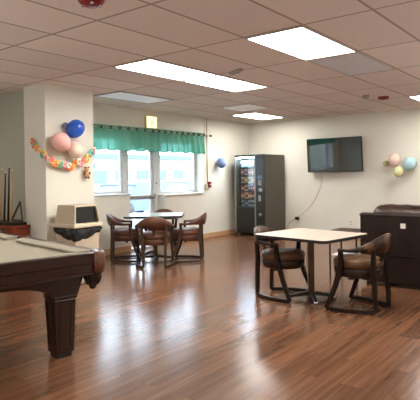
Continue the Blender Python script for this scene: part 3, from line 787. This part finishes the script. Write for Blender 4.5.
# wooden rails
def rail(x0, x1, y0, y1):
    return MB().box(x0, x1, y0, y1, .735, ZT)
g_ = .065
for s in (-1, 1):
    y0, y1 = sorted((s * iy, s * PL)); rail(-PW + g_, PW - g_, y0, y1).build('rail', M['pool_wood'], pt_, bevel=.008)
    x0, x1 = sorted((s * ix, s * PW))
    rail(x0, x1, -iy, -.06).build('rail', M['pool_wood'], pt_, bevel=.008); rail(x0, x1, .06, iy).build('rail', M['pool_wood'], pt_, bevel=.008)
# diamond sights on the rails
for s in (-1, 1):
    for k in (-2, -1, 1, 2): MB().lathe([(0, ZT), (.006, ZT + .0015), (0, ZT + .002)], k * .22, s * (PL - .035), 4).build('sight_inlay', M['white'], pt_)
    for k in (-3, -2, -1, 1, 2, 3): MB().lathe([(0, ZT), (.006, ZT + .0015), (0, ZT + .002)], s * (PW - .035), k * .33, 4).build('sight_inlay', M['white'], pt_)
# rail skirt
sk = MB()
for s in (-1, 1):
    y0, y1 = sorted((s * (PL - .012), s * (PL - .05))); sk.box(-PW + .05, PW - .05, y0, y1, .665, .737)
    x0, x1 = sorted((s * (PW - .012), s * (PW - .05))); sk.box(x0, x1, -PL + .05, PL - .05, .665, .737)
sk.build('rail_skirt', M['pool_wood'], pt_, bevel=.006)
mo = MB()
for s in (-1, 1):
    y0, y1 = sorted((s * (PL - .004), s * (PL - .05))); mo.box(-PW + .05, PW - .05, y0, y1, .65, .666)
    x0, x1 = sorted((s * (PW - .004), s * (PW - .05))); mo.box(x0, x1, -PL + .05, PL - .05, .65, .666)
mo.build('moulding', M['pool_wood'], pt_, bevel=.006)
# cabinet body with arched lower edges, sloping inward
cab = MB()
def arch(u, wleg):  # u in -1..1 along the side; returns bottom z
    a = abs(u)
    if a > wleg: return .486
    return .485 + .115 * (1 - (a / wleg) ** 2) ** .6
for (hx_t, hx_b, off_t, off_b, axis) in ((.675, .635, 1.365, 1.325, 'x'), (1.365, 1.325, .675, .635, 'y')):
    for s in (-1, 1):
        top, bot, ti_, bi_ = [], [], [], []
        for i in range(41):
            u = -1 + 2 * i / 40; zb = arch(u, .66 if axis == 'x' else .83); k = (zb - .485) / (.66 - .485)
            hb2 = hx_b + (hx_t - hx_b) * k * .0; ob = off_b + (off_t - off_b) * k
            P_ = lambda a_, o_, z_: (a_, s * o_, z_) if axis == 'x' else (s * o_, a_, z_)
            top.append(P_(u * hx_t, off_t, .66)); bot.append(P_(u * (hx_b + (hx_t - hx_b) * k), ob, zb))
            ti_.append(P_(u * (hx_t - .03), off_t - .03, .66)); bi_.append(P_(u * (hx_b + (hx_t - hx_b) * k - .03), ob - .03, zb))
        cab.strip([top, bot, bi_, ti_], smooth=False)
cab.build('cabinet_apron', M['pool_wood'], pt_)
MB().box(-.70, .70, -1.4, 1.4, .66, .74).build('slate_support', M['dark_wood'], pt_)
for sx in (-1, 1):
    for sy in (-1, 1):
        lx, ly = sx * .535, sy * 1.225
        l_ = MB().frustum((lx - .075, lx + .075, ly - .075, ly + .075), (lx - .09, lx + .09, ly - .09, ly + .09), .035, .455)
        l_.build('leg', M['pool_wood'], pt_, bevel=.006)
        MB().box(lx - .098, lx + .098, ly - .098, ly + .098, .455, .486).build('leg_collar', M['pool_wood'], pt_, bevel=.006)
        MB().box(lx - .06, lx + .06, ly - .06, ly + .06, 0, .035).build('leg_foot', M['black'], pt_)
        for fx_, fy_ in ((0, sy), (sx, 0), (0, -sy), (-sx, 0)):
            # raised panels on the leg's faces
            p_ = MB(); zz = [(.10, .088), (.10, .0), (.42, .0)]
            for zc in (.14, .365):
                o_ = .074 + .015 * (zc - .035) / .42
                Mr = Matrix.Translation((lx + fx_ * o_, ly + fy_ * o_, zc))
                if fx_: p_.box(-.004, .006, -.03, .03, -.012, .012, Mr)
                else: p_.box(-.03, .03, -.004, .006, -.012, .012, Mr)
            o_ = .078 + .03 * .5
            rz_ = math.atan2(fy_, fx_)
            Mr = Matrix.Translation((lx, ly, 0)) @ Matrix.Rotation(rz_, 4, 'Z')
            tilt = math.atan2(.015, .42)
            for (ya, yb, za, zb) in ((-.05, -.04, .09, .42), (.04, .05, .09, .42), (-.05, .05, .08, .09), (-.05, .05, .42, .43)):
                Mt = Mr @ Matrix.Translation((.075, 0, .035)) @ Matrix.Rotation(tilt, 4, 'Y')
                p_.box(-.002, .005, ya, yb, za - .035, zb - .035, Mt)
            p_.build('leg_moulding', M['pool_wood'], pt_)
# pockets
def pocket(cx_, cy_, a0, a1, label=None):
    p = MB(); rows = []
    R0, R1 = .062, .098
    for i in range(13):
        a = R(a0 + (a1 - a0) * i / 12); c_, s_2 = cos(a), sin(a)
        rows.append([(cx_ + R0 * c_, cy_ + R0 * s_2, .70), (cx_ + R0 * c_, cy_ + R0 * s_2, ZT), (cx_ + (R0 + .012) * c_, cy_ + (R0 + .012) * s_2, ZT + .007), (cx_ + (R1 - .012) * c_, cy_ + (R1 - .012) * s_2, ZT + .005), (cx_ + R1 * c_, cy_ + R1 * s_2, ZT - .012), (cx_ + (R1 + .004) * c_, cy_ + (R1 + .004) * s_2, .72), (cx_ + (R1 - .006) * c_, cy_ + (R1 - .006) * s_2, .665), (cx_ + R0 * c_, cy_ + R0 * s_2, .66)])
    p.loops(rows); o = p.build('pocket', M['brass'], pt_)
    q = MB(); q.lathe([(.060, .70), (.066, .66), (.062, .62), (.05, .585), (.03, .565), (.0, .56)], cx_, cy_, 18, caps=False)
    for k in range(9):
        a = 2 * pi * k / 9; x, y = cx_ + .055 * cos(a), cy_ + .055 * sin(a)
        q.tube([(x, y, .66), (x + .012 * cos(a), y + .012 * sin(a), .62), (x, y, .585), (x - .02 * cos(a), y - .02 * sin(a), .56)], .007, 6)
    q.ball((cx_, cy_, .55), .028, seg=10, rings=7)
    q.build('pocket_net', M['seat_side'], o)
pocket(PW - .085, -PL + .085, -110, 20); pocket(PW - .085, PL - .085, -20, 110); pocket(-PW + .085, -PL + .085, 160, 290); pocket(-PW + .085, PL - .085, 70, 200)
pocket(PW - .06, 0, -85, 85); pocket(-PW + .06, 0, 95, 265)

# ------------------------------------------------------------------ outside
gmat = simple('pale_asphalt', (190, 192, 196), .9, 0, .06, .8); gmat2 = simple('pale_render', (184, 188, 192), .8, 0, .05, .5)
o = MB().box(-40, 60, 7.6, 80, -.4, -.2).build('ground', gmat); struct(o)
bd = thing('building', 'pale long building with dark windows seen through the right window', 'building', (24, 30, -.2))
MB().box(-16, 12, 0, 8, 0, 3.0).build('facade', gmat2, bd); MB().box(-16.4, 12.4, -.5, 8.4, 3.0, 3.35).build('roof', simple('grey_roof', (100, 114, 134), .7), bd)
wm = simple('outside_window', (96, 108, 126), .2)
for k in range(12): MB().box(-15 + k * 2.2, -13.7 + k * 2.2, -.05, 0, 1.1, 2.1).build('window', wm, bd)
def car(x, y, rz, rgb, label):
    c_ = thing('car', label, 'car', (x, y, -.2), rz, 'cars parked outside')
    pm_ = simple('car_paint_' + label.split()[0], rgb, .25, 0, .03)
    prof = [(-2.2, .45), (-2.15, .85), (-1.3, .95), (-.75, 1.42), (.75, 1.45), (1.5, 1.0), (2.15, .9), (2.25, .45)]
    b_ = MB(); b_.loops([[(x_, y_, z_) for x_, z_ in [(p[0] * k, .3 + (p[1] - .3) * k2) for p in prof] + [(2.2, .3), (-2.2, .3)]] for y_, k, k2 in ((-.88, .97, .95), (-.7, 1, 1), (.7, 1, 1), (.88, .97, .95))], smooth=False)
    b_.build('car_body', pm_, c_)
    MB().box(-.95, 1.2, -.885, .885, .98, 1.3).build('side_window', wm, c_)
    for a_ in (-1.4, 1.4):
        for s in (-1, 1): MB().lathe([(0, -.1), (.33, -.1), (.33, .1), (0, .1)], Mx=Matrix.Translation((a_, s * .8, .33)) @ Matrix.Rotation(pi / 2, 4, 'X'), n=20).build('wheel', M['black'], c_)
car(14.2, 15.0, R(8), (92, 110, 140), 'bluish parked car seen through the right window')
car(19.6, 17.0, R(5), (120, 126, 136), 'silver parked car seen far right through the right window')
car(10.2, 16.5, R(10), (110, 114, 120), 'white parked car outside seen through the left window')
def tree(x, y, h_, seed, label):
    t = thing('tree', label, 'tree', (x, y, -.2), 0, 'trees outside the windows'); rd = random.Random(seed)
    MB().tube([(0, 0, 0), (.05, 0, h_ * .5), (0, 0, h_ * .8)], [.16, .1, .05], 8).build('trunk', simple('pale_bark', (150, 150, 160), .9), t)
    f_ = MB()
    for k in range(60):
        a = rd.uniform(0, 2 * pi); r = rd.uniform(.2, h_ * .3); f_.ball((r * cos(a), r * sin(a), rd.uniform(h_ * .4, h_)), rd.uniform(.15, .35), seg=7, rings=5)
    f_.build('foliage', simple('frosty_foliage', (92, 104, 108), .9), t)
tree(15.5, 21, 4.5, 1, 'frosty pale tree outside seen through the left window')

# ------------------------------------------------------------------ light
W = bpy.data.worlds.new('world'); bpy.context.scene.world = W; W.use_nodes = True
bg = W.node_tree.nodes['Background']; bg.inputs[0].default_value = (.80, .90, 1.0, 1); bg.inputs[1].default_value = 9.0
pa = bpy.data.lights.new('portal', 'AREA'); pa.shape = 'RECTANGLE'; pa.size = 3.5; pa.size_y = 2.2
pa.cycles.is_portal = True
po = bpy.data.objects.new('portal', pa); C.objects.link(po); po.location = (7.13, YB + .1, 1.1); po.rotation_euler = (R(-90), 0, 0)
for nm, loc, sz, pw in (('ceiling_fill', (-1.2, .4, 1.1), 1.6, 150), ('ceiling_fill', (6.5, -2.2, .9), 1.6, 150), ('ceiling_fill', (0.2, 6.4, 1.0), 1.4, 55)):  # unseen fill lights pointing up, added to brighten the ceiling
    la = bpy.data.lights.new(nm, 'AREA'); la.shape = 'DISK'; la.size = sz; la.energy = pw; la.color = (.95, .98, 1.0)
    lo = bpy.data.objects.new(nm, la); C.objects.link(lo); lo.location = loc; lo.rotation_euler = (R(180), 0, 0)
s = bpy.context.scene
s.view_settings.view_transform = 'Standard'; s.view_settings.look = 'None'; s.view_settings.exposure = 0; s.view_settings.gamma = 1.0
s.cycles.max_bounces = 8; s.cycles.diffuse_bounces = 5; s.cycles.glossy_bounces = 4; s.cycles.transmission_bounces = 6; s.cycles.transparent_max_bounces = 10
s.cycles.sample_clamp_indirect = 4
s.cycles.caustics_reflective = False; s.cycles.caustics_refractive = False
